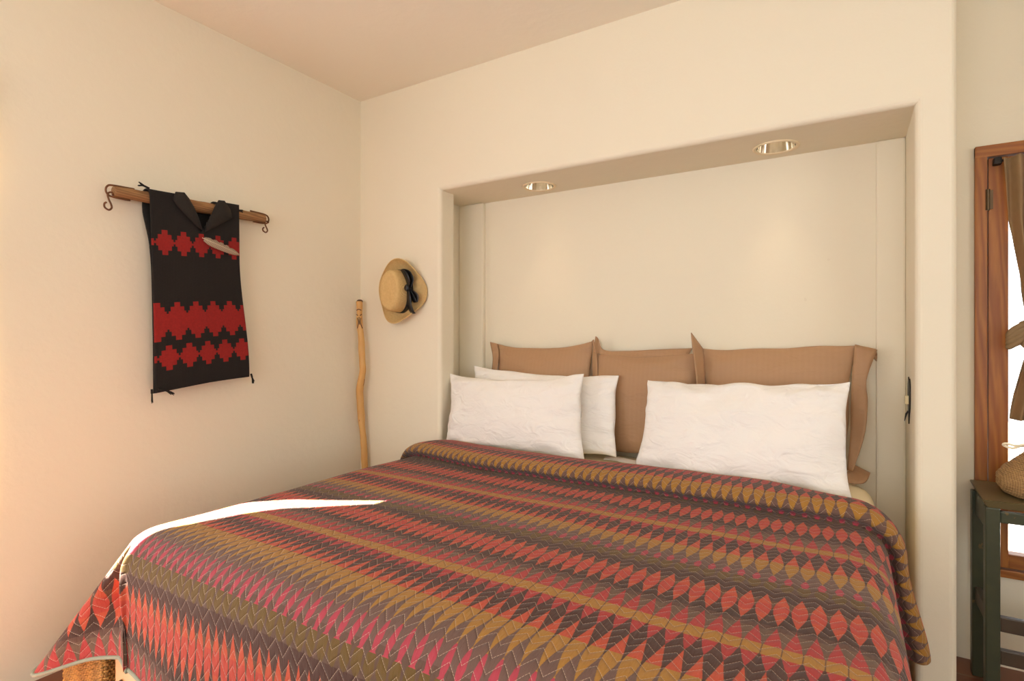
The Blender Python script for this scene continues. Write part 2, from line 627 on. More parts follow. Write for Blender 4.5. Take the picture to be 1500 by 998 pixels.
# ------------------------------------------------------------------ downlights
LWORD = ('left', 'right')
for i, cx in enumerate(LX):
    t = thing('recessed_downlight', (cx, LYc, NZ), 'round recessed downlight in the niche soffit, the %s one of the two' % ('smaller-looking left' if i == 0 else 'larger-looking right'),
              'ceiling light', 'downlights in the niche soffit')
    bm = BM()
    lathe(bm, [(LR, 0.0), (LR, -0.004), (LR * .97, -0.006), (LR * .84, -0.003), (LR * .84, 0.004)], 48)
    obj('trim_ring', bm, TRIMW, t, smooth=True)
    bm = BM()
    prof = [(LR * .84, 0.0), (LR * .80, 0.03), (LR * .72, 0.06), (LR * .58, 0.09), (LR * .42, 0.105)]
    rings = lathe(bm, prof, 48)
    bm.faces.new(rings[-1])
    o = obj('reflector', bm, CHROME, t, smooth=True)
    bm = BM()
    prof = [(0.002, 0.052), (0.014, 0.054), (0.026, 0.066), (0.030, 0.082), (0.026, 0.10)]
    lathe(bm, prof, 24)
    obj('bulb', bm, BULB, t, smooth=True)
    l = lamp('downlight_beam', 'SPOT', (0, 0, 0.045), (0, 0, 0), 3.6, (1.0, 0.76, 0.5), spot_size=R(56), spot_blend=0.7, shadow_soft_size=0.03)
    l.parent = t

# ------------------------------------------------------------------ unseen left window: burlap curtains added to shape the sun streak
def sun_mask_curtain(edge, y_far, zlo, label):
    bm = BM()
    def f(s, t):
        z = zlo + t * (2.20 - zlo)
        y = y_far + s * (edge(z) - y_far)
        return (-2.515 + 0.012 * math.sin(s * abs(edge(1.5) - y_far) * 45), y, z)
    grid(bm, f, 50, 90)
    o = obj('curtain', bm, BURLAP, smooth=True)  # added cloth out of view, masks the sun
    m = o.modifiers.new('thick', 'SOLIDIFY'); m.thickness = 0.003
    return tag(o, label, 'curtain')
sun_mask_curtain(lambda z: interp(z, [0.6, 1.17, 1.21, 1.30, 1.42, 1.50, 1.60, 1.64, 1.72, 1.92, 2.10, 2.18], [0.62, 0.62, 0.34, 0.28, 0.20, 0.23, 0.32, 0.45, 0.497, 0.508, 0.520, 0.56]), -0.82, 0.62,
            'wide burlap curtain added at the unseen left window to shape the sun streak')
sun_mask_curtain(lambda z: interp(z, [0.8, 1.50, 1.65, 1.85, 2.10, 2.18], [0.632, 0.632, 0.642, 0.602, 0.555, 0.548]), 0.665, 0.62,
            'narrow burlap strip added at the unseen left window to trim the sun streak')

# ------------------------------------------------------------------ bed frame, mattress
bed = thing('bed', (-0.9, 1.8, 0), 'pale pine bed under the patterned quilt, foot board corner showing', 'bed')
boxobj('foot_board', (-1.90, 0.80, 0.08), (0.08, 0.836, 0.325), BEDPINE, bed, 0.006)
boxobj('side_rail', (-1.895, 0.836, 0.12), (-1.87, 2.70, 0.38), BEDPINE, bed, 0.005)
boxobj('side_rail', (0.035, 0.836, 0.12), (0.07, 2.70, 0.38), BEDPINE, bed, 0.005)
boxobj('head_board', (-1.885, 2.70, 0.10), (0.07, 2.735, 0.42), BEDPINE, bed, 0.006)
for (x, y) in ((-1.88, 0.885), (0.0, 0.885), (-1.88, 2.62), (0.0, 2.62)):
    boxobj('leg', (x + (.03 if x < -1 else -.03), y, 0.0), (x + (.10 if x < -1 else .03), y + .07, 0.36), BEDPINE, bed, 0.005)
boxobj('slat_base', (-1.85, 0.89, 0.36), (0.035, 2.70, 0.385), BEDPINE, bed, 0.003)
bm = BM()
tube(bm, [rel(bed, (-1.855, 0.801, 0.225)), rel(bed, (-1.855, 0.793, 0.225))], 0.011, 12)
obj('bolt_head', bm, BRASSY, bed, label='dark bolt head on the foot board')

def mattress():
    t = thing('mattress', (-0.9, 1.8, 0.387), 'king size mattress under a cream fitted sheet, seen behind the quilt edge', 'mattress')
    bm = BM()
    box(bm, rel(t, (-1.845, 0.895, 0.387)), rel(t, (0.035, 2.735, 0.60)), 0.03, 3)
    obj('mattress_core', bm, CREAM, t, smooth=True)
    bm = BM()
    lo, hi = Vector((-1.875, 0.89, 0.43)), Vector((0.088, 2.742, 0.664))
    def f(s, th):
        pass
    # sheet: rounded box shell, open below
    c = (lo + hi) / 2
    hx, hy = (hi.x - lo.x) / 2, (hi.y - lo.y) / 2
    rr = 0.075
    prof = [(0.0, 0.43)] + [(rr * (1 - math.cos(a)), hi.z - rr + rr * math.sin(a)) for a in [R(0), R(15), R(30), R(45), R(60), R(75), R(90)]]
    rings = []
    n = 96
    for inset, z in prof:
        ring = []
        for i in range(n):
            a = 2 * math.pi * (i + 0.5) / n
            ca, sa = math.cos(a), math.sin(a)
            e = 0.09
            x = math.copysign(abs(ca) ** e, ca) * (hx - inset)
            y = math.copysign(abs(sa) ** e, sa) * (hy - inset)
            ring.append(bm.verts.new(Vector((c.x + x, c.y + y, z)) - t.location))
        rings.append(ring)
    for i in range(len(rings) - 1):
        for j in range(n):
            bm.faces.new((rings[i][j], rings[i][(j + 1) % n], rings[i + 1][(j + 1) % n], rings[i + 1][j]))
    bm.faces.new(rings[-1])
    obj('fitted_sheet', bm, CREAM, t, smooth=True)
    # hem of the top sheet seen between the white pillows
    bm = BM()
    def g(s, u):
        x = -1.02 + 0.30 * s
        y = 2.52 + 0.085 * u - 0.01 * s
        return Vector((x, y, 0.668 + 0.010 * math.sin(math.pi * u) + 0.004 * math.sin(9 * s))) - t.location
    grid(bm, g, 20, 8)
    obj('sheet_hem', bm, WHITE, t, smooth=True)
mattress()

# ------------------------------------------------------------------ quilt
def quilt():
    verts, faces = [], []
    key = {}
    U, V, PH = [], [], []
    xs = [0.60, 0.68, 0.75, 0.80, 0.85, 0.957, 1.215]
    def phase(v):
        if v >= 1.215: return 1.944 - v
        return interp(v, [0.0] + [0.70, 0.75, 0.80, 0.85, 0.957, 1.215], [1.178 + 0.70] + [1.178, 1.125, 1.094, 1.066, 0.977, 0.729])
    def vert(p, u, v):
        kk = (round(p[0], 5), round(p[1], 5), round(p[2], 5))
        if kk in key: return key[kk]
        key[kk] = len(verts)
        verts.append(p); U.append(u); V.append(v); PH.append(phase(v))
        return key[kk]
    def patch(fn, nu, nv):
        ids = [[vert(*fn(i, j)) for i in range(nu + 1)] for j in range(nv + 1)]
        for j in range(nv):
            for i in range(nu):
                q = []
                for k in (ids[j][i], ids[j][i + 1], ids[j + 1][i + 1], ids[j + 1][i]):
                    if k not in q: q.append(k)
                if len(q) >= 3: faces.append(q)
    ZT = 0.682
    ax0, ax1 = -1.78, 0.0           # where the top starts to round over, left and right
    ay0, ay1 = 0.90, 1.985          # foot, start of the fold
    RL, RRt, RF, RV = 0.15, 0.105, 0.12, 0.10
    LF = LL = 0.43                  # cloth length beyond the rounding start
    # rows along the bed: (y, height of the fold, v)
    rows = []
    n = 218
    for j in range(n + 1):
        y = ay0 + (ay1 - ay0) * j / n
        rows.append((y, 0.0, y))
    prof = smooth_pts([(1.985, 0, 0), (2.012, -0.002, 0), (2.016, 0.004, 0), (2.003, 0.013, 0), (1.985, 0.024, 0), (1.983, 0.037, 0), (2.0, 0.050, 0),
                       (2.045, 0.060, 0), (2.11, 0.060, 0), (2.19, 0.054, 0), (2.26, 0.044, 0), (2.295, 0.034, 0), (2.305, 0.022, 0), (2.297, 0.008, 0)], 6)
    L = [0.0]
    for a, b in zip(prof, prof[1:]):
        L.append(L[-1] + (b - a).length)
    for p, l in list(zip(prof, L))[1:]:
        rows.append((p.x, p.y, interp(l / L[-1], [0, .14, .62, 1], [1.985, 2.058, 2.258, 2.285])))
    NR = len(rows) - 1
    def undul(x, y):
        return 0.0045 * noise.noise(Vector((x * 2.6, y * 2.6, 0.3))) + 0.0025 * noise.noise(Vector((x * 7, y * 7, 1.7)))
    def skew(x, y):      # the fold runs a little towards the head at the left end
        k = sstep(1.9, 2.0, y)
        return (k * 0.085 * sstep(-1.35, -1.95, x) - 0.11 * sstep(-0.28, 0.02, x) * sstep(1.93, 2.3, y)) if y > 1.9 else 0.0
    # top
    na = 90
    def ftop(i, j):
        y, h, v = rows[j]
        x = ax0 + (ax1 - ax0) * i / na
        return (x, y + skew(x, y), ZT + h + undul(x, y)), x, v
    patch(ftop, na, NR)
    # generic drape column
    def column(S0, out, Rh, hem, t, total, w=0.0):
        """S0 inner edge point, out horizontal unit vector, hem point; t 0..1 along the cloth"""
        arc = 0.5 * math.pi * (0.5 * (Rh + RV))
        TM = (1 - 0.42 * w) * 0.5 * math.pi
        arc *= (1 - 0.42 * w)
        q = t * total
        if q < arc:
            th = TM * q / arc
            return Vector((S0.x + out.x * Rh * math.sin(th), S0.y + out.y * Rh * math.sin(th), S0.z - RV * (1 - math.cos(th))))
        s = (q - arc) / (total - arc)
        A = Vector((S0.x + out.x * Rh * math.sin(TM), S0.y + out.y * Rh * math.sin(TM), S0.z - RV * (1 - math.cos(TM))))
        ln = (hem - A).length
        T0 = Vector((0, 0, -1)) * ln * (1 - w) + (hem - A) * w
        T1 = (hem - A)
        h00 = 2 * s ** 3 - 3 * s * s + 1; h10 = s ** 3 - 2 * s * s + s
        h01 = -2 * s ** 3 + 3 * s * s; h11 = s ** 3 - s * s
        return A * h00 + T0 * h10 + hem * h01 + T1 * h11
    nd = 86
    # foot drape
    def ffoot(i, j):
        x = ax0 + (ax1 - ax0) * i / na
        y, h, v = rows[0]
        S0 = Vector((x, y, ZT + undul(x, y)))
        wave = 0.010 * math.sin(x * 9.0) * sstep(ax0, ax0 + .4, x)
        hem = Vector((x + 0.03 * sstep(ax0 + .35, ax0, x), 0.775 + wave - 0.01, 0.320 - 0.065 * sstep(ax0, ax0 + .30, x)))
        t = 1 - j / nd
        p = column(S0, Vector((0, -1, 0)), RF, hem, t, LF)
        return tuple(p), x, ay0 - t * LF
    patch(ffoot, na, nd)
    # left drape
    ns = 34
    def fleft(i, j):
        y, h, v = rows[j]
        t = 1 - i / ns
        ys = y + skew(ax0, y)
        S0 = Vector((ax0, ys, ZT + undul(ax0, y)))
        kx = sstep(1.25, ay0, y)
        hem = Vector((-1.99 - 0.02 * math.sin(y * 7) - 0.03 * kx, ys + 0.16 * kx, 0.26 + 0.02 * math.sin(y * 5)))
        bul = 0.055 * sstep(1.2, 1.95, y) if h == 0 else 0.055
        p = column(S0, Vector((-1, 0, 0)), RL + bul * 0.6, hem + Vector((-bul, 0, 0)), t, LL)
        if h:
            th = min(1.0, t * LL / 0.19) * 0.5 * math.pi
            p += Vector((-math.sin(th), 0, math.cos(th))) * h * (1.0 if t < 0.4 else 1.0)
            p.y += 0.09 * sstep(0.0, 0.4, t)
        return tuple(p), ax0 - t * LL, v
    patch(fleft, ns, NR)
    # right drape
    def fright(i, j):
        y, h, v = rows[j]
        t = i / ns
        S0 = Vector((ax1, y + skew(ax1, y), ZT + undul(ax1, y)))
        hem = Vector((0.140 + 0.010 * math.sin(y * 8), y, 0.24)) if j <= n else Vector((0.135, y, 0.285))
        p = column(S0, Vector((1, 0, 0)), RRt, hem, t, LL)
        if j > n:
            # the fold hangs down the side and leans out from the bed
            th = min(1.0, t * LL / 0.17) * 0.5 * math.pi
            g = 1.0 - 0.22 * sstep(0.0, 0.35, t) + 0.25 * sstep(0.4, 1.0, t)
            p += Vector((math.sin(th), 0, math.cos(th))) * h * g
            k = sstep(0.2, 1.0, t) * (j - n) / (NR - n)
            p.y += 0.05 * sstep(0.0, 0.5, t) - (rows[j][0] - 1.985) * 0.32 * sstep(0.1, 0.8, t)
            p.x += 0.015 * min(1.0, (j - n) / 20.0) * sstep(0.25, 1.0, t)
            p.z += 0.02 * math.sin(math.pi * min(1.0, (j - n) / (NR - n))) * 0 - 0.0
        return tuple(p), ax1 + t * LL, v
    patch(fright, ns, NR)
    # left foot corner: a ridge, a tuck and a flap swinging out to the left
    NC = 72
    ph_k = [0, 10, 18, 26, 36, 45, 52, 66, 80, 90]
    hem_k = [(-1.70, .765, .300), (-1.735, .760, .318), (-1.80, .775, .322), (-1.86, .785, .308), (-1.975, .755, .280), (-2.125, .680, .225),
             (-2.165, .73, .235), (-2.12, .90, .26), (-2.05, 1.02, .26), (0, 0, 0)]
    e = fleft(0, 0)[0]
    hem_k[-1] = e
    hem_k[0] = ffoot(0, 0)[0]
    dens = smooth_pts(hem_k, 8)
    angs = []
    for i in range(len(ph_k) - 1):
        for s in range(8):
            angs.append(ph_k[i] + (ph_k[i + 1] - ph_k[i]) * s / 8)
    angs.append(90)
    S0c = Vector((ax0, ay0, ZT + undul(ax0, ay0)))
    hlen = [0.0]
    for a, b in zip(dens, dens[1:]): hlen.append(hlen[-1] + (b - a).length)
    kl = interp(48, angs, hlen)
    hlen = [h * 0.30 / kl if h <= kl else 0.30 + (LL - 0.30) * (h - kl) / (hlen[-1] - kl) for h in hlen]
    def fcorner(i, j):
        phi = R(angs[i])
        t = 1 - j / nd
        out = Vector((-math.sin(phi), -math.cos(phi), 0))
        Rh = 1.0 / math.sqrt((math.sin(phi) / RL) ** 2 + (math.cos(phi) / RF) ** 2)
        if i == 0:
            return ffoot(0, j)
        p = column(S0c, out, Rh, dens[i], t, LF, sstep(20, 38, angs[i]) * sstep(90, 66, angs[i]))
        s_ = max(0.0, (t - 0.22) / 0.78)
        tuck = sstep(14, 27, angs[i]) * sstep(43, 29, angs[i])
        ridge = sstep(0, 9, angs[i]) * sstep(18, 10, angs[i])
        p.y += (0.060 * tuck - 0.012 * ridge) * math.sin(math.pi * min(1.0, s_ / 0.80)) ** 1.3
        ex = t * hlen[i] * min(1.0, LL / hlen[-1])
        ey = t * LF * (1.0 if angs[i] <= 56 else math.cos(0.5 * math.pi * (angs[i] - 56) / 34))
        return tuple(p), ax0 - ex, ay0 - ey
    # match the left drape along its first row
    def fcorner2(i, j):
        if i == len(angs) - 1:
            t = 1 - j / nd
            y, h, v = rows[0]
            hem = Vector(e)
            p = column(S0c, Vector((-1, 0, 0)), RL, hem, t, LL)
            return tuple(p), ax0 - t * LL, ay0
        return fcorner(i, j)
    patch(fcorner2, len(angs) - 1, nd)
    # right foot corner
    hr = Vector(fright(ns, 0)[0]); hf = Vector(ffoot(na, 0)[0])
    S0r = Vector((ax1, ay0, ZT + undul(ax1, ay0)))
    def frc(i, j):
        phi = 0.5 * math.pi * i / 20
        t = 1 - j / nd
        out = Vector((math.sin(phi), -math.cos(phi), 0))
        Rh = 1.0 / math.sqrt((math.sin(phi) / RRt) ** 2 + (math.cos(phi) / RF) ** 2)
        hem = hf.lerp(hr, i / 20) + out * 0.10 * math.sin(2 * phi)
        p = column(S0r, out, Rh, hem, t, LF)
        return tuple(p), ax1 + t * LF * math.sin(phi), ay0 - t * LF * math.cos(phi)
    patch(frc, 20, nd)
    me = bpy.data.meshes.new('quilt')
    me.from_pydata(verts, [], faces)
    for nm, dat in (('fabric_u', U), ('fabric_v', V), ('phase', PH)):
        a = me.attributes.new(nm, 'FLOAT', 'POINT')
        a.data.foreach_set('value', dat)
    bm = BM(); bm.from_mesh(me)
    bmesh.ops.recalc_face_normals(bm, faces=bm.faces[:])
    up = sum(f.normal.z for f in bm.faces)
    if up < 0:
        bmesh.ops.reverse_faces(bm, faces=bm.faces[:])
    bm.to_mesh(me); bm.free()
    for p in me.polygons: p.use_smooth = True
    me.materials.append(QUILT)
    q = bpy.data.objects.new('quilt', me)
    COL.objects.link(q)
    m = q.modifiers.new('thickness', 'SOLIDIFY')
    m.thickness = 0.008; m.offset = -1
    tag(q, 'quilted bedspread with rows of red, orange and gold leaf shapes over the bed', 'bedspread')
    # binding along the hem of foot and corner
    path = [Vector(ffoot(i, 0)[0]) for i in range(na, 0, -1)] + [Vector(p) for p in dens]
    bm = BM()
    tube(bm, path, 0.0058, 8)
    b = obj('binding', bm, BINDING, q, smooth=True, label='grey green edge binding')
    return q
quilt()

# ------------------------------------------------------------------ pillows
def pillow_bm(BL, BR, TL, TR, T, loc, n=64, m=44, seed=0, ear=0.05, wr=0.006, power=2.4, sag=0.25, dent=0.0, earlist=None):
    BL, BR, TL, TR = [Vector(p) - Vector(loc) for p in (BL, BR, TL, TR)]
    nrm = (BR - BL).cross(TL - BL).normalized()
    if nrm.y > 0: nrm = -nrm          # towards the room
    ears = earlist or (ear, ear, ear, ear)
    bm = BM()
    W = (BR - BL).length; H = (TL - BL).length
    def mid(s, t):
        s2, t2 = s * 2 - 1, t * 2 - 1
        # concave edges leave pointed corners
        px = s + (0.5 - s) * ear * (1 - t2 * t2)
        pt = t + (0.5 - t) * ear * (1 - s2 * s2) * (1.2 if t > .5 else 0.25) - dent * t * (1 - abs(s2) ** 3)
        px += 0.006 / W * 2 * noise.noise(Vector((seed + 7, t * H * 7, s * 2)))
        pt += 0.006 / H * 2 * noise.noise(Vector((s * W * 6, seed + 3, t * 2)))
        p = (BL * (1 - px) + BR * px) * (1 - pt) + (TL * (1 - px) + TR * px) * pt
        return p
    def th(s, t):
        s2, t2 = abs(s * 2 - 1), abs((t - 0.04) * 2 - 1) if t < .5 else abs(t * 2 - 1)
        t2 = min(1, abs(t * 2 - 1))
        a = (1 - s2 ** power) * (1 - t2 ** power)
        k = max(0.0, a) ** 0.5
        return T * k * (1 + sag * (0.5 - t))
    def wrinkle(s, t):
        d = Vector((s * W, t * H, seed))
        e = min(s, 1 - s, t, 1 - t)
        radial = noise.noise(Vector((s * W * 9, t * H * 24, seed + 3))) * sstep(0.25, 0.05, e)
        a = noise.noise(Vector((s * W * 4 + t * 2, t * H * 13 - s * 2, seed + 9)))
        return wr * (noise.noise(d * 5) * 1.2 + a * 1.1 + noise.noise(d * 17) * 0.4 + radial * 1.4)
    front = [[None] * (n + 1) for _ in range(m + 1)]
    back = [[None] * (n + 1) for _ in range(m + 1)]
    def warp(x):   # more rows near the seam
        return 0.5 - 0.5 * math.cos(math.pi * x)
    for j in range(m + 1):
        for i in range(n + 1):
            s, t = warp(i / n), warp(j / m)
            c = mid(s, t)
            edge = i in (0, n) or j in (0, m)
            if edge:
                v = bm.verts.new(c + nrm * wr * 0.5 * noise.noise(Vector((s * W * 12, t * H * 12, seed))))
                front[j][i] = back[j][i] = v
            else:
                h = th(s, t)
                front[j][i] = bm.verts.new(c + nrm * (h + wrinkle(s, t)))
                back[j][i] = bm.verts.new(c - nrm * h)
    for j in range(m):
        for i in range(n):
            bm.faces.new((front[j][i], front[j][i + 1], front[j + 1][i + 1], front[j + 1][i]))
            bm.faces.new((back[j][i], back[j + 1][i], back[j + 1][i + 1], back[j][i + 1]))
    bmesh.ops.recalc_face_normals(bm, faces=bm.faces[:])
    return bm, mid, nrm

def white_pillow(BL, BR, TL, TR, T, label, seed, **kw):
    loc = (Vector(BL) + Vector(BR)) / 2
    bm, mid, nrm = pillow_bm(BL, BR, TL, TR, T, loc, seed=seed, **kw)
    o = obj('bed_pillow', bm, WHITE, smooth=True)
    o.location = loc
    return tag(o, label, 'pillow', 'white pillows on the bed')

white_pillow((-1.872, 2.377, .695), (-1.045, 2.357, .695), (-1.931, 2.492, 1.063), (-1.103, 2.48, 1.087), .068,
             'white pillow in front on the left side of the bed', 1, ear=0.05, wr=.010, power=3.0, dent=.06)
white_pillow((-1.765, 2.52, .69), (-.947, 2.51, .69), (-1.852, 2.612, 1.105), (-.968, 2.602, 1.075), .055,
             'white pillow standing behind another white pillow at the left, its right end showing', 2, ear=0.04, wr=.009, power=3.0, dent=.03)
white_pillow((-.800, 2.335, .685), (.010, 2.33, .685), (-.785, 2.48, 1.068), (.004, 2.47, 1.094), .072,
             'big white pillow alone in front on the right side of the bed', 3, ear=0.045, wr=0.011, power=3.0, dent=.02)
white_pillow((-.66, 2.49, .685), (-.06, 2.485, .685), (-.66, 2.575, 1.05), (-.05, 2.575, 1.058), .03,
             'white pillow almost hidden behind the big right white pillow, only its top edge showing', 4, ear=0.01)

def strip(bm, fn, nu=16, nv=4):
    grid(bm, fn, nu, nv)

def sham(BL, BR, TL, TR, T, label, seed, flanges, **kw):
    loc = (Vector(BL) + Vector(BR)) / 2
    t = thing('pillow_sham', loc, label, 'pillow', 'tan shams against the niche wall')
    bm, mid, nrm = pillow_bm(BL, BR, TL, TR, T, loc, seed=seed, wr=0.004, **kw)
    obj('cushion', bm, TAN, t, smooth=True)
    for pts in flanges:
        # each flange: list of (inner, outer) world points along the seam
        bm = BM()
        ins = smooth_pts([Vector(a) - loc for a, b in pts], 6)
        outs = smooth_pts([Vector(b) - loc for a, b in pts], 6)
        k = len(ins) - 1
        grid(bm, lambda s, u: ins[round(s * k)].lerp(outs[round(s * k)], u) + nrm * 0.004 * math.sin(s * 14 + u * 3), k, 5)
        o = obj('flange', bm, TAN, t, smooth=True)
        m = o.modifiers.new('thickness', 'SOLIDIFY'); m.thickness = 0.004; m.offset = 0
    return t

sham((-1.725, 2.66, .69), (-1.125, 2.65, .69), (-1.765, 2.72, 1.232), (-1.162, 2.72, 1.246), .05,
     'tan sham leaning on the niche wall, leftmost of the three', 11,
     [[((-1.725, 2.66, .80), (-1.775, 2.665, .80)), ((-1.732, 2.67, 1.0), (-1.78, 2.68, 1.0)), ((-1.728, 2.68, 1.15), (-1.775, 2.69, 1.165)), ((-1.748, 2.695, 1.232), (-1.808, 2.71, 1.243))],
      [((-1.13, 2.65, .85), (-1.085, 2.645, .85)), ((-1.14, 2.67, 1.05), (-1.10, 2.655, 1.05)), ((-1.143, 2.685, 1.19), (-1.115, 2.66, 1.19)), ((-1.15, 2.695, 1.246), (-1.135, 2.675, 1.255))]],
     ear=0.05, dent=0.03)
sham((-1.11, 2.645, .69), (-.585, 2.635, .69), (-1.145, 2.69, 1.184), (-.612, 2.68, 1.19), .052,
     'tan sham in the middle, set in front of the two others and the lowest', 12,
     [[((-1.13, 2.67, 1.184), (-1.125, 2.68, 1.272)), ((-1.115, 2.68, 1.182), (-1.115, 2.695, 1.255)), ((-1.09, 2.685, 1.18), (-1.085, 2.70, 1.20)), ((-.97, 2.685, 1.165), (-.97, 2.705, 1.196)), ((-.82, 2.685, 1.165), (-.82, 2.705, 1.204)), ((-.65, 2.68, 1.182), (-.64, 2.70, 1.212))]],
     ear=0.03, dent=0.012)
sham((-.575, 2.66, .69), (-.01, 2.66, .69), (-.592, 2.72, 1.212), (.022, 2.72, 1.232), .05,
     'tan sham leaning on the niche wall, rightmost of the three with a wide side flange', 13,
     [[((-.56, 2.62, .80), (-.578, 2.575, .80)), ((-.568, 2.655, 1.0), (-.588, 2.59, 1.0)), ((-.578, 2.68, 1.13), (-.608, 2.61, 1.15)), ((-.588, 2.695, 1.212), (-.630, 2.64, 1.287))],
      [((-.005, 2.64, .72), (.015, 2.63, .72)), ((.005, 2.65, .86), (.055, 2.64, .87)), ((.008, 2.665, 1.0), (.066, 2.655, 1.0)), ((.012, 2.68, 1.10), (.062, 2.67, 1.09)), ((.022, 2.695, 1.232), (.100, 2.70, 1.212))],
      [((.022, 2.70, 1.232), (.096, 2.703, 1.213)), ((.035, 2.705, 1.228), (.100, 2.712, 1.19)), ((.05, 2.71, 1.224), (.098, 2.72, 1.165))],
      [((-.10, 2.62, .70), (-.10, 2.60, .675)), ((-.02, 2.63, .71), (-.02, 2.60, .675)), ((.0, 2.65, .715), (.05, 2.61, .68)), ((.012, 2.68, .74), (.075, 2.65, .715))]],
     ear=0.025)

# ------------------------------------------------------------------ singletree bar, poncho, feather on the left wall
BXc = -2.500
bar = thing('singletree_bar', (BXc, 1.383, 1.85), 'weathered wooden singletree bar with iron hooks mounted on the left wall', 'wall decoration')
def bz(y):   # height of the bar axis
    return 1.845 + (y - 1.04) * 0.022
bm = BM()
ys = [1.048, 1.06, 1.15, 1.25, 1.38, 1.5, 1.6, 1.70, 1.712]
rad = [0.0185, 0.0215, 0.0235, 0.0255, 0.0265, 0.0255, 0.0235, 0.021, 0.018]
pts = [rel(bar, (BXc, y, bz(y))) for y in ys]
pts = smooth_pts(pts, 4); rr = smooth_pts([(r, 0, 0) for r in rad], 4)
tube(bm, pts, [r.x for r in rr], 12)
for v in bm.verts:
    v.co += Vector((noise.noise(v.co * 60), 0, noise.noise(v.co * 55 + Vector((3, 1, 2))))) * 0.0018
obj('wooden_bar', bm, BARWOOD, bar, smooth=True)
for sgn, ye in ((-1, 1.048), (1, 1.712)):
    bm = BM()
    z = bz(ye)
    top = 0.0245
    pth = [(BXc, ye - sgn * 0.075, z + top + 0.001), (BXc, ye - sgn * 0.04, z + top), (BXc, ye - sgn * 0.005, z + top - 0.001)]
    rad_ = 0.0205 if sgn < 0 else 0.0195
    for a in range(70, -100, -17):
        pth.append((BXc, ye + sgn * (0.006 + rad_ * math.cos(R(a))), z + rad_ * math.sin(R(a)) * 1.1))
    pth += [(BXc, ye - sgn * 0.02, z - top), (BXc, ye - sgn * 0.06, z - top + 0.0005)]
    tube(bm, [rel(bar, p) for p in smooth_pts(pth, 3)], 0.0038, 8)
    obj('iron_strap', bm, IRON, bar, smooth=True)
    bm = BM()
    hz = z - 0.020
    hy = ye + sgn * 0.012
    pth = [(BXc + .004, hy + .008, hz + .004), (BXc, hy + .010, hz + .012), (BXc - .004, hy + .002, hz + .014), (BXc, hy - .008, hz + .004), (BXc, hy - .004, hz - .016),
           (BXc, hy + .004, hz - .034), (BXc, hy + .006, hz - .048), (BXc, hy - .004, hz - .058), (BXc, hy - .018, hz - .050), (BXc, hy - .019, hz - .036), (BXc, hy - .012, hz - .029)]
    if sgn > 0:
        pth = [(p[0], p[1] * 1.0, hz + (p[2] - hz) * 0.8) for p in pth]
    tube(bm, [rel(bar, p) for p in smooth_pts(pth, 5)], 0.0036, 8)
    obj('hook', bm, IRON, bar, smooth=True)
# mounting stubs to the wall, nail heads
for y in (1.13, 1.63):
    bm = BM()
    tube(bm, [rel(bar, (XL + .001, y, bz(y))), rel(bar, (BXc, y, bz(y)))], 0.006, 8)
    obj('mounting_pin', bm, DARKIRON, bar)
bm = BM()
tube(bm, [rel(bar, (BXc, 1.463, bz(1.46) + .02)), rel(bar, (BXc, 1.463, bz(1.46) + .038))], 0.0022, 6)
obj('nail', bm, IRON, bar)

pon = thing('woven_tunic', (-2.47, 1.38, 1.88), 'black woven tunic with red stepped diamonds hanging over the bar on the left wall', 'garment')
NXC, NRW = 50, 88
def front_pt(i, j, off=0.0):
    s = i / NXC; t = j / NRW
    zt = 1.876 + 0.016 * s
    zb = 1.030 + 0.046 * s + 0.006 * math.sin(math.pi * s)
    z = zt + (zb - zt) * t
    yl = 1.166 + 0.010 * math.sin(t * 2.5) + 0.012 * t * t
    yr = 1.556 + 0.004 * math.sin(t * 4) + 0.060 * sstep(0.30, 1.0, t)
    y = yl + (yr - yl) * s
    x = -2.4665 + 0.010 * math.sin(s * 5 + 1) * t + 0.012 * t * (1 - abs(2 * s - 1)) - 0.004 * t
    return Vector((x + off, y, z))
def neck(i, j):
    s, t = i / NXC, j / NRW
    return t < 0.185 and abs(s - 0.535 + 0.015 * (t / .185 - 1)) < 0.20 * (1 - t / 0.185) ** 0.9 + 0.001
bm = BM()
vs = [[bm.verts.new(front_pt(i, j) - pon.location) for i in range(NXC + 1)] for j in range(NRW + 1)]
def redcell(i, j):
    d = abs((i - 6 + 5) % 10 - 5)        # distance from a diamond column, 0..5
    d2 = 5 - d
    hh = (5, 5, 3, 3, 1, 0)
    if abs(j - 22) <= hh[d]: return True
    if abs(j - 73) <= hh[d]: return True
    if abs(j - 57) <= 3 + hh[d2]: return True
    return False
for j in range(NRW):
    for i in range(NXC):
        if neck(i + .5, j + .5): continue
        f = bm.faces.new((vs[j][i], vs[j][i + 1], vs[j + 1][i + 1], vs[j + 1][i]))
        f.material_index = 1 if redcell(i, j) else 0
bmesh.ops.delete(bm, geom=[v for v in bm.verts if not v.link_faces], context='VERTS')
o = obj('front_panel', bm, [BLACKW, REDW], pon, smooth=True)
m = o.modifiers.new('thickness', 'SOLIDIFY'); m.thickness = 0.006; m.offset = 0
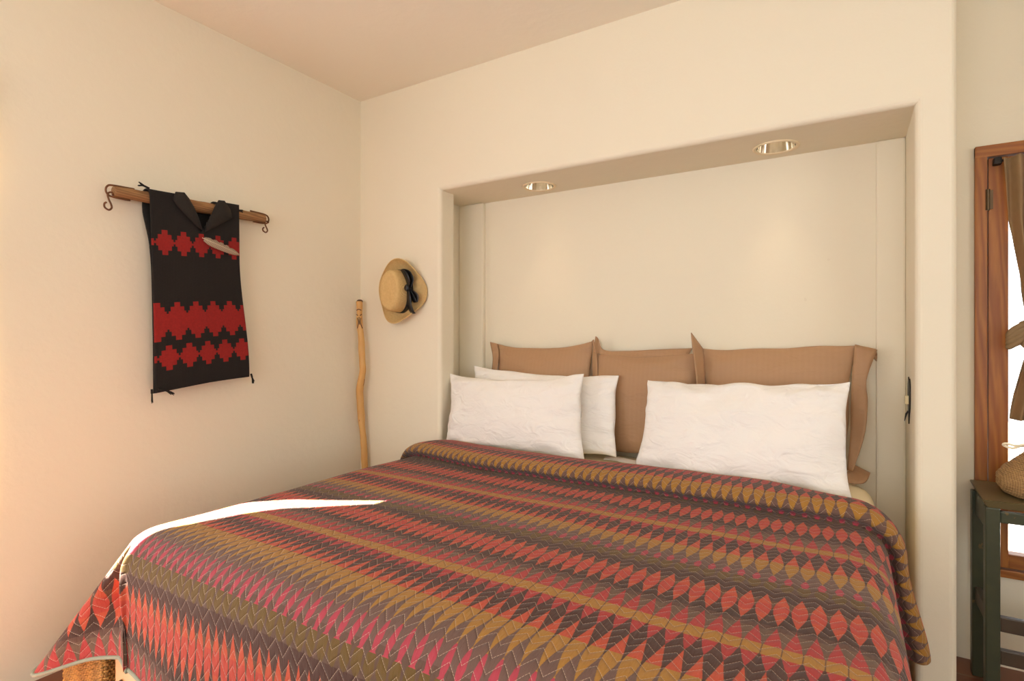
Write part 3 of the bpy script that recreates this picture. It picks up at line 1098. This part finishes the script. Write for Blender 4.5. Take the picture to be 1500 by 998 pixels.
# back panel and the shoulders over the bar
bm = BM()
def fb(s, t):
    p = front_pt(s * NXC, t * NRW)
    return Vector((-2.534 + 0.052 * sstep(0.04, .28, t), p.y - 0.006 * (1 - s) * sstep(0.0, .12, t) * sstep(.4, .2, t) + 0.004, p.z - 0.002)) - pon.location
grid(bm, fb, 20, 30)
o = obj('back_panel', bm, BLACKW, pon, smooth=True)
m = o.modifiers.new('thickness', 'SOLIDIFY'); m.thickness = 0.006; m.offset = 0
def shoulder(s0, s1):
    bm = BM()
    def f(s, t):
        ss = s0 + (s1 - s0) * s
        p = front_pt(ss * NXC, 0)
        a = math.pi * t
        return Vector((-2.501 - 0.0345 * math.cos(a) * -1, p.y, bz(p.y) + 0.006 + 0.0275 * math.sin(a))) - pon.location
    grid(bm, f, 10, 12)
    o = obj('shoulder', bm, BLACKW, pon, smooth=True)
    m = o.modifiers.new('thickness', 'SOLIDIFY'); m.thickness = 0.006; m.offset = 0
shoulder(0.0, 0.33); shoulder(0.73, 1.0)
# folded collar flaps
def flap(pts, name='collar_flap'):
    bm = BM()
    P = [Vector((-2.454, y, z)) - pon.location for y, z in pts]
    c = sum(P, Vector()) / len(P)
    ring0 = [bm.verts.new(p + Vector((0.0, 0, 0))) for p in P]
    mid = [bm.verts.new(p.lerp(c, 0.45) + Vector((0.007, 0, 0))) for p in P]
    ce = bm.verts.new(c + Vector((0.009, 0, 0)))
    n = len(P)
    for i in range(n):
        bm.faces.new((ring0[i], ring0[(i + 1) % n], mid[(i + 1) % n], mid[i]))
        bm.faces.new((mid[i], mid[(i + 1) % n], ce))
    bmesh.ops.recalc_face_normals(bm, faces=bm.faces[:])
    o = obj(name, bm, COLLARW, pon, smooth=True)
    m = o.modifiers.new('thickness', 'SOLIDIFY'); m.thickness = 0.005; m.offset = 0
flap([(1.262, 1.885), (1.298, 1.890), (1.318, 1.868), (1.340, 1.832), (1.360, 1.790), (1.377, 1.742), (1.355, 1.752), (1.315, 1.785), (1.270, 1.825), (1.252, 1.85)])
flap([(1.450, 1.890), (1.478, 1.893), (1.505, 1.860), (1.515, 1.822), (1.470, 1.79), (1.415, 1.752), (1.390, 1.735), (1.394, 1.768), (1.412, 1.808), (1.430, 1.85)])
def tassel(base, d, ln, nth=9, spread=0.35):
    bm = BM()
    base = Vector(base) - pon.location
    d = Vector(d).normalized()
    tube(bm, [base - d * 0.012, base + d * 0.006], 0.0045, 8)
    for q in range(nth):
        dd = (d + Vector((random.uniform(-1, 1) * .3, random.uniform(-1, 1), random.uniform(-1, 1))) * spread).normalized()
        l = ln * random.uniform(.7, 1)
        tube(bm, [base, base + (d * .6 + dd * .4) * l * .5, base + (d * .3 + dd * .7) * l * 0.9 + Vector((0, 0, -.1 * l))], [0.003, 0.0026, 0.0014], 5)
    obj('tassel', bm, BLACKW, pon)
tassel((-2.462, 1.172, 1.036), (0, 0.02, -1), 0.055, 5, .12)
tassel((-2.452, 1.205, 1.045), (0.1, 1, -.35), 0.062, 9, .2)
tassel((-2.458, 1.617, 1.078), (0, 0.3, -1), 0.038, 10, .35)
tassel((-2.478, 1.158, 1.885), (0.1, -1, .25), 0.042, 9, .4)
tassel((-2.478, 1.558, 1.868), (0.1, 1, .15), 0.03, 7, .35)

def feather():
    t = thing('feather', (-2.446, 1.384, 1.70), 'grey feather tucked into the neck of the black tunic', 'feather')
    a, b = Vector((0, -0.004, 0.002)), Vector((0.006, 0.158, -0.047))
    d = (b - a); wd = Vector((0, -d.z, d.y)).normalized()
    bm = BM()
    n = 26
    prof = [0.010, .016, .020, .021, .021, .0205, .020, .019, .0175, .015, .011, .003]
    top, mid, bot = [], [], []
    for i in range(n + 1):
        s = i / n
        w = interp(s * 11, list(range(12)), prof)
        notch = 0.006 * max(0, math.sin(s * 38)) * (s > .1) * (s < .75)
        c = a + d * s + Vector((0.004 * math.sin(s * 3.1), 0, 0))
        top.append(bm.verts.new(c + wd * (w * .85 - notch) + Vector((-.001, 0, 0))))
        mid.append(bm.verts.new(c + Vector((.003, 0, 0))))
        bot.append(bm.verts.new(c - wd * (w * .95) + Vector((-.001, 0, 0))))
    for i in range(n):
        bm.faces.new((mid[i], mid[i + 1], top[i + 1], top[i]))
        bm.faces.new((bot[i], bot[i + 1], mid[i + 1], mid[i]))
    k = NT('grey_feather', 0.7)
    v = k.coord()
    k.color(k.mix(k.wave(v, 60, 2, 2, 'DIAGONAL'), srgb(132, 116, 98), srgb(168, 150, 128)))
    o = obj('vane', bm, k.m, t, smooth=True)
    m = o.modifiers.new('thickness', 'SOLIDIFY'); m.thickness = 0.0012
    bm = BM()
    tube(bm, [a - d * .06 + Vector((.003, 0, 0)), a + d * .5 + Vector((.007, 0, 0)), a + d * .97 + Vector((.004, 0, 0))], [.0016, .0012, .0005], 6)
    obj('quill', bm, simple('quill', srgb(196, 180, 150), .5), t, smooth=True)
feather()

# ------------------------------------------------------------------ straw hat on the wall
def hat():
    t = thing('straw_hat', (-2.185, 2.395, 1.530), 'straw hat with a black ribbon and bow hanging on the wall left of the niche', 'hat')
    # local: x right, z up, -y out of the wall
    A, B = 0.078, 0.118     # crown half axes
    OA, OB = 0.158, 0.172    # brim half axes
    n = 72
    bm = BM()
    rings = []
    def P(rx, rz, h, a, ox=0.0, oz=0.0):
        return Vector((ox + rx * math.cos(a), -h, oz + rz * math.sin(a)))
    def brim_h(a, k):
        # curl of the brim, k 0..1 outward: lifted at top and bottom, low at the right
        return 0.020 + k * k * (0.030 + 0.030 * math.cos(2 * a + math.pi) - 0.016 * math.cos(a)) 
    prof = []
    for k in [1, .97, .85, .7, .5, .3, .12, 0]:
        ring = []
        for i in range(n):
            a = 2 * math.pi * i / n
            sq = 1 + 0.06 * math.cos(4 * a + 0.6)
            rx = A + (OA * sq - A) * k; rz = B + (OB * sq - B) * k
            ring.append(bm.verts.new(P(rx, rz, brim_h(a, k), a)))
        rings.append(ring)
    for k, h in [(1.0, .035), (.985, .06), (.97, .085), (.945, .10), (.90, .110), (.80, .114), (.55, .110), (.3, .107), (.06, .106)]:
        ring = []
        for i in range(n):
            a = 2 * math.pi * i / n
            ring.append(bm.verts.new(P(A * k, B * k, h + 0.02, a)))
        rings.append(ring)
    for q in range(len(rings) - 1):
        for i in range(n):
            bm.faces.new((rings[q][i], rings[q][(i + 1) % n], rings[q + 1][(i + 1) % n], rings[q + 1][i]))
    bm.faces.new(rings[-1])
    bmesh.ops.recalc_face_normals(bm, faces=bm.faces[:])
    o = obj('hat_body', bm, STRAW, t, smooth=True)
    m = o.modifiers.new('thickness', 'SOLIDIFY'); m.thickness = 0.003; m.offset = 0
    bm = BM()
    tube(bm, [P(OA * (1 + 0.06 * math.cos(4 * a + .6)), OB * (1 + 0.06 * math.cos(4 * a + .6)), brim_h(a, 1), a) for a in [2 * math.pi * i / n for i in range(n + 1)]], 0.004, 8, cap=False)
    obj('brim_edge', bm, STRAW, t, smooth=True)
    bm = BM()
    r1, r2 = [], []
    for i in range(n + 1):
        a = 2 * math.pi * i / n
        w = 0.026 + 0.018 * max(0, math.cos(a)) ** 2
        r1.append(bm.verts.new(P(A + .006, B + .006, .024, a)))
        r2.append(bm.verts.new(P(A + .005, B + .005, .024 + w, a)))
    for i in range(n):
        bm.faces.new((r1[i], r1[i + 1], r2[i + 1], r2[i]))
    bmesh.ops.recalc_face_normals(bm, faces=bm.faces[:])
    o = obj('ribbon_band', bm, RIBBON, t, smooth=True)
    m = o.modifiers.new('thickness', 'SOLIDIFY'); m.thickness = 0.002
    # bow on the right side of the crown: two loops and two tails
    def ribbon(name, pts, widths, wdir):
        bm = BM()
        pts = smooth_pts(pts, 6)
        ws = [w.x for w in smooth_pts([(w, 0, 0) for w in widths], 6)]
        wd = Vector(wdir).normalized()
        L = []
        for p, w in zip(pts, ws):
            L.append((bm.verts.new(p - wd * w), bm.verts.new(p + Vector((.003, -.003, 0))), bm.verts.new(p + wd * w)))
        for a, b in zip(L, L[1:]):
            bm.faces.new((a[0], b[0], b[1], a[1])); bm.faces.new((a[1], b[1], b[2], a[2]))
        o = obj(name, bm, RIBBON, t, smooth=True)
        m = o.modifiers.new('thickness', 'SOLIDIFY'); m.thickness = 0.002
    wdv = (0.92, -0.38, 0.0)
    ribbon('bow_loop', [(.088, -.070, .015), (.094, -.080, .055), (.076, -.086, .098), (.050, -.080, .118), (.080, -.062, .106), (.100, -.055, .06), (.094, -.060, .015)], [.008, .022, .026, .016, .020, .022, .008], wdv)
    ribbon('bow_loop', [(.092, -.070, .01), (.114, -.062, -.008), (.130, -.052, -.032), (.124, -.050, -.066), (.106, -.055, -.032), (.094, -.065, 0.005)], [.008, .020, .024, .022, .020, .008], wdv)
    ribbon('bow_tail', [(.090, -.074, .01), (.098, -.080, -.03), (.098, -.074, -.075), (.100, -.060, -.112), (.108, -.050, -.130)], [.010, .022, .026, .028, .024], wdv)
    bm = BM()
    bmesh.ops.create_uvsphere(bm, u_segments=14, v_segments=10, radius=.018)
    for v in bm.verts:
        v.co = Vector((v.co.x * .9, v.co.y * .7, v.co.z * 1.1)) + Vector((.090, -.084, .012))
    obj('bow_knot', bm, RIBBON, t, smooth=True)
    bm = BM()
    tube(bm, [(0, 0.004, 0.0), (0, -0.03, 0.0)], .004, 8)
    obj('hanging_peg', bm, DARKIRON, t)
hat()

# ------------------------------------------------------------------ walking stick in the corner
def stick():
    t = thing('walking_stick', (-2.47, 2.345, 0), 'peeled wooden walking stick with a carved top leaning in the room corner', 'walking stick')
    cl = [(-2.452, 0.012), (-2.462, .25), (-2.470, .541), (-2.482, .72), (-2.493, .88), (-2.490, .96), (-2.472, 1.03), (-2.462, 1.08), (-2.466, 1.15), (-2.478, 1.27), (-2.490, 1.36), (-2.497, 1.42), (-2.500, 1.483)]
    rad = [.017, .0185, .0195, .020, .021, .0215, .020, .0195, .019, .0185, .018, .017, .0185]
    pts = smooth_pts([rel(t, (x, 2.345 + .012 * math.sin(z * 4), z)) for x, z in cl], 8)
    rr = [v.x for v in smooth_pts([(r, 0, 0) for r in rad], 8)]
    bm = BM()
    tube(bm, pts, rr, 16)
    for v in bm.verts:
        v.co += Vector((noise.noise(v.co * 14), noise.noise(v.co * 14 + Vector((5, 5, 5))), 0)) * .004
    obj('shaft', bm, STICK, t, smooth=True)
    # carved head: brow, nose, and the dark grooves of a beard
    bm = BM()
    top = rel(t, (-2.500, 2.345, 1.483))
    hd = smooth_pts([top + Vector((0, 0, -.004)), top + Vector((0, 0, .006)), top + Vector((0, 0, .012))], 3)
    tube(bm, hd, [.0185, .0185, .018, .017, .015, .012, .008], 16)
    obj('carved_cap', bm, STICKDARK, t, smooth=True)
    f = Vector((.62, -.78, 0)).normalized(); s = Vector((.78, .62, 0))
    def on(a, z, r=.0195):
        c = rel(t, (interp(z, [1.27, 1.36, 1.42, 1.483], [-2.478, -2.490, -2.497, -2.500]), 2.345 + .012 * math.sin(z * 4), z))
        return c + (f * math.cos(a) + s * math.sin(a)) * r
    for pth in ([(-.9, 1.405), (-.6, 1.402), (-.25, 1.398)], [(.9, 1.405), (.6, 1.402), (.25, 1.398)], [(-.55, 1.385), (-.3, 1.36), (-.6, 1.335), (-.85, 1.322)],
                [(.55, 1.385), (.3, 1.36), (.6, 1.335), (.85, 1.322)], [(0, 1.39), (0, 1.36), (0, 1.345)], [(-.8, 1.43), (0, 1.436), (.8, 1.43)]):
        bm = BM()
        tube(bm, smooth_pts([on(a, z) for a, z in pth], 4), .0026, 6)
        obj('carved_groove', bm, STICKDARK, t, smooth=True)
stick()

# ------------------------------------------------------------------ window with pine casing, right of the niche
win = bpy.data.objects.new('window_1', None); COL.objects.link(win)
win.location = (0.95, YB, BZ0); win['kind'] = 'structure'
def wbox(name, lo, hi, mat, bev=0.004, label=None):
    return boxobj(name, lo, hi, mat, win, bev, label=label)
cw = 0.037
def sbox(name, lo, hi, mat, bev=0.004):
    o = wbox(name, lo, hi, mat, bev)
    o.parent = sash
    return o
wbox('casing', (BX0, YB - .022, BZ0), (BX0 + cw, YB + .10, BZ1), PINE)
wbox('casing', (BX1 - cw, YB - .022, BZ0), (BX1, YB + .10, BZ1), PINE)
wbox('casing', (BX0, YB - .024, BZ1 - .045), (BX1, YB + .10, BZ1), PINE_H)
wbox('casing', (BX0, YB - .024, BZ0), (BX1, YB + .10, BZ0 + .03), PINE_H)
s0, s1 = BX0 + cw + .004, 0.518
sash = bpy.data.objects.new('sash', None); COL.objects.link(sash)
sash.parent = win
sash.location = (0, 0, 0)
sbox('stile', (s0, YB - .012, BZ0 + .034), (s1, YB + .045, BZ1 - .049), PINE)
sbox('stile', (0.945, YB - .012, BZ0 + .034), (1.005, YB + .045, BZ1 - .049), PINE)
sbox('stile', (1.40, YB - .012, BZ0 + .034), (BX1 - cw - .004, YB + .045, BZ1 - .049), PINE)
sbox('rail', (s1 - .001, YB - .010, BZ1 - .049 - .075), (1.401, YB + .043, BZ1 - .05), PINE_H)
sbox('rail', (s1 - .001, YB - .010, BZ0 + .034), (1.401, YB + .043, BZ0 + .088), PINE_H)
sbox('rail', (s1 - .001, YB - .006, .585), (1.401, YB + .040, .625), PINE_H)
sbox('pane', (s1, YB + .012, BZ0 + .086), (1.401, YB + .016, BZ1 - .12), GLASS, 0)
for z in (1.79, .62):
    bm = BM()
    tube(bm, [rel(win, (BX0 + cw + .001, YB - .022, z - .04)), rel(win, (BX0 + cw + .001, YB - .022, z + .04))], .007, 10)
    box(bm, rel(win, (BX0 + cw - .004, YB - .0245, z - .036)), rel(win, (BX0 + cw + .016, YB - .020, z + .036)))
    obj('hinge', bm, BRASSY, win)

# outside: pale sunlit ground seen through the low pane
bm = BM()
box(bm, (-4, YB + .4, -0.4), (8, 14, -0.3))
obj('ground', bm, simple('pale_gravel', srgb(226, 222, 214), .9, .08, 20), kind='structure')

# curtain rod bracket and knotted burlap curtain
def curtain():
    t = thing('burlap_curtain', (0.62, YB - .04, 1.94), 'brown burlap curtain knotted at its middle in front of the wooden window', 'curtain')
    def half(z):     # left edge x and right edge x of the cloth
        l = interp(z, [.955, 1.05, 1.18, 1.245, 1.30, 1.36, 1.50, 1.70, 1.93], [.516, .528, .552, .566, .562, .557, .545, .515, .496])
        return l, 1.21 - l
    def f(z0, z1, depth):
        bm = BM()
        def g(s, u):
            z = z0 + (z1 - z0) * u
            l, r = half(z)
            w = (r - l)
            x = l + w * s
            amp = 0.010 + 0.012 * (0.45 - w) / .45
            y = YB - .045 - depth * (1 - (2 * s - 1) ** 2) * (0.35 / max(w, .08)) * .06 + amp * math.sin(s * 34 + 1.2 * math.sin(z * 9))
            return Vector((x, y, z)) - t.location
        grid(bm, g, 60, 40)
        return bm
    o = obj('upper_cloth', f(1.27, 1.935, .5), BURLAP, t, smooth=True)
    m = o.modifiers.new('thickness', 'SOLIDIFY'); m.thickness = .003
    o = obj('lower_cloth', f(.955, 1.27, .5), BURLAP, t, smooth=True)
    m = o.modifiers.new('thickness', 'SOLIDIFY'); m.thickness = .003
    # knot: wrapped roll and the loop poking out at its left
    bm = BM()
    for q in range(5):
        a0 = q * .35
        pth = [(.585 + .045 * math.cos(a), YB - .075 - .030 * math.sin(a) - q * .002, 1.268 + .014 * (q - 2) + .018 * math.cos(a * 2 + a0)) for a in [R(x) for x in range(0, 361, 20)]]
        tube(bm, [Vector(p) - t.location for p in pth], .013, 10, cap=False)
    obj('knot', bm, BURLAP, t, smooth=True)
    bm = BM()
    for q in range(4):
        k = (q - 1.5)
        pth = smooth_pts([(.575, YB - .09, 1.292 + .010 * k), (.545, YB - .10, 1.285 + .015 * k), (.515, YB - .10, 1.262 + .018 * k), (.505, YB - .09, 1.248 + .014 * k), (.515, YB - .075, 1.250 + .012 * k), (.56, YB - .07, 1.27 + .008 * k)], 5)
        tube(bm, [Vector(p) - t.location for p in pth], [.011] * len(pth), 8)
    obj('knot_loop', bm, BURLAP, t, smooth=True)
    bm = BM()
    tube(bm, [Vector((.478, YB - .035, 1.931)) - t.location, Vector((.80, YB - .035, 1.931)) - t.location], .005, 8)
    obj('curtain_rod', bm, DARKIRON, t)
    bm = BM()
    box(bm, Vector((.470, YB - .045, 1.918)) - t.location, Vector((.494, YB - .012, 1.944)) - t.location, .004)
    obj('rod_bracket', bm, DARKIRON, t, label='small black iron bracket')
curtain()

# ------------------------------------------------------------------ green side table
def table():
    TZ = 0.715
    t = thing('side_table', (0.80, 2.55, 0), 'narrow dark green painted side table under the wooden window', 'table')
    bm = BM()
    pts = [(.384, 2.405), (1.25, 2.385), (1.25, 2.735), (.396, 2.735)]
    lo = [bm.verts.new(rel(t, (x + (.012 if x < 1 else 0), y + (.01 if y < 2.5 else 0), TZ - .026))) for x, y in pts]
    hi = [bm.verts.new(rel(t, (x, y, TZ))) for x, y in pts]
    bm.faces.new(hi); bm.faces.new(lo[::-1])
    for i in range(4):
        bm.faces.new((lo[i], lo[(i + 1) % 4], hi[(i + 1) % 4], hi[i]))
    bmesh.ops.recalc_face_normals(bm, faces=bm.faces[:])
    bmesh.ops.bevel(bm, geom=[e for e in bm.edges], offset=.003, segments=2, affect='EDGES')
    obj('table_top', bm, GREENTOP, t)
    for x0, x1 in ((.393, .432), (1.19, 1.23)):
        boxobj('leg', (x0, 2.415, 0), (x1, 2.455, TZ - .026), GREENPAINT, t)
        boxobj('leg', (x0, 2.65, 0), (x1, 2.69, TZ - .026), GREENPAINT, t)
        boxobj('side_apron', (x0 + .008, 2.455, TZ - .11), (x0 + .028, 2.65, TZ - .026), GREENPAINT, t)
        boxobj('side_stretcher', (x0 + .008, 2.455, .28), (x0 + .028, 2.65, .335), DARKSTRETCH, t)
    boxobj('front_apron', (.432, 2.42, TZ - .075), (1.19, 2.44, TZ - .036), GREENPAINT, t)
    boxobj('front_stretcher', (.432, 2.425, .275), (1.19, 2.447, .325), DARKSTRETCH, t)
    boxobj('front_stretcher', (.432, 2.425, .165), (1.19, 2.447, .215), DARKSTRETCH, t)
table()

# ------------------------------------------------------------------ coiled basket on the table
def basket():
    t = thing('coiled_basket', (0.655, 2.565, 0.716), 'coiled seagrass basket with a cone shaped top standing on the green table', 'basket')
    bm = BM()
    prof = [(.165, .004), (.188, .012), (.198, .030), (.200, .048), (.194, .066), (.182, .082), (.168, .096), (.153, .110), (.138, .126), (.122, .144), (.106, .164), (.090, .186), (.074, .208), (.060, .228), (.050, .242)]
    # coils as stacked ropes
    pr = smooth_pts([(r, h, 0) for r, h in prof], 2)
    for k, p in enumerate(pr):
        nseg = 56
        ring = []
        for i in range(nseg + 1):
            a = 2 * math.pi * i / nseg
            w = 0.0018 * math.sin(a * 40 + k * 1.5)
            ring.append(Vector(((p.x + w) * math.cos(a), (p.x + w) * math.sin(a), p.y)))
        tube(bm, ring, .0082, 7, cap=False)
    obj('coil', bm, ROPE, t, smooth=True)
    bm = BM()
    rings = lathe(bm, [(r - .004, h) for r, h in prof], 40)
    bm.faces.new(rings[0][::-1]); bm.faces.new(rings[-1])
    obj('inner_wall', bm, ROPE, t, smooth=True)
    bm = BM()
    bmesh.ops.create_uvsphere(bm, u_segments=20, v_segments=12, radius=.042)
    for v in bm.verts: v.co = Vector((v.co.x, v.co.y, v.co.z * .8 + .258))
    obj('knob', bm, ROPE, t, smooth=True)
    bm = BM()
    pth = smooth_pts([(-.092, -.03, .176), (-.125, -.05, .168), (-.155, -.07, .176), (-.180, -.08, .168), (-.203, -.08, .176), (-.198, -.09, .184), (-.17, -.085, .178), (-.14, -.07, .185), (-.098, -.04, .182)], 5)
    tube(bm, pth, .0042, 7)
    obj('raffia_tie', bm, simple('pale_raffia', srgb(238, 226, 196), .7), t, smooth=True, label='pale curled raffia tie')
basket()

# ------------------------------------------------------------------ switch plate on the niche's right side
def switch():
    t = thing('light_switch', (0.199, 2.60, 1.02), 'light switch on a dark cut metal plate, inside right side of the niche', 'switch')
    bm = BM()
    out = [(-.05, .055), (-.035, .085), (-.010, .075), (.015, .09), (.035, .06), (.04, .0), (.03, -.035), (.012, -.055), (.0, -.09), (-.018, -.052), (-.04, -.03), (-.048, .01)]
    a = [bm.verts.new((0, y, z)) for y, z in out]
    b = [bm.verts.new((-.0035, y, z)) for y, z in out]
    bm.faces.new(a); bm.faces.new(b[::-1])
    n = len(out)
    for i in range(n):
        bm.faces.new((a[i], a[(i + 1) % n], b[(i + 1) % n], b[i]))
    bmesh.ops.recalc_face_normals(bm, faces=bm.faces[:])
    obj('metal_plate', bm, DARKIRON, t)
    bm = BM()
    box(bm, (-.014, -.012, -.014), (-.003, .012, .018), .002)
    obj('rocker', bm, SWITCH, t, label='cream plastic rocker')
    bm = BM()
    tube(bm, [(-.003, .0, -.04), (-.010, .0, -.052), (-.016, -.004, -.08)], [.003, .0035, .001], 6)
    obj('pull_tip', bm, DARKIRON, t)
switch()

# ------------------------------------------------------------------ wicker basket between bed foot and left wall
def wicker():
    t = thing('wicker_basket', (-2.10, 0.90, 0), 'golden brown wicker basket on the floor left of the pine foot board', 'basket')
    x0, x1, y0, y1, h = -2.24, -1.965, 0.80, 0.99, .268
    bm = BM()
    box(bm, rel(t, (x0, y0, .004)), rel(t, (x1, y1, h - .01)), .015)
    obj('basket_wall', bm, WICKER, t)
    # woven strands proud of the wall on the two sides that show, a rim of rope
    bm = BM()
    nz = 24
    for k in range(nz):
        z = .012 + (h - .022) * k / (nz - 1)
        pts = []
        m = 34
        for i in range(m + 1):
            x = x0 + (x1 - x0) * i / m
            pts.append(rel(t, (x, y0 - .003 - .005 * (1 if (i + k) % 2 else -1), z + .0015 * math.sin(i * 2.1 + k))))
        tube(bm, pts, .0058, 6)
        pts = []
        for i in range(m + 1):
            y = y0 + (y1 - y0) * i / m
            pts.append(rel(t, (x1 + .003 + .004 * (1 if (i + k) % 2 else -1), y, z)))
        tube(bm, pts, .0055, 6)
    o = obj('woven_strands', bm, WICKER, t, smooth=True)
    o['kind'] = 'stuff'
    bm = BM()
    ring = [rel(t, p) for p in ((x0, y0, h - .008), (x1, y0, h - .008), (x1, y1, h - .008), (x0, y1, h - .008), (x0, y0, h - .008))]
    tube(bm, ring, .010, 8)
    obj('rim', bm, WICKER, t, smooth=True)
wicker()
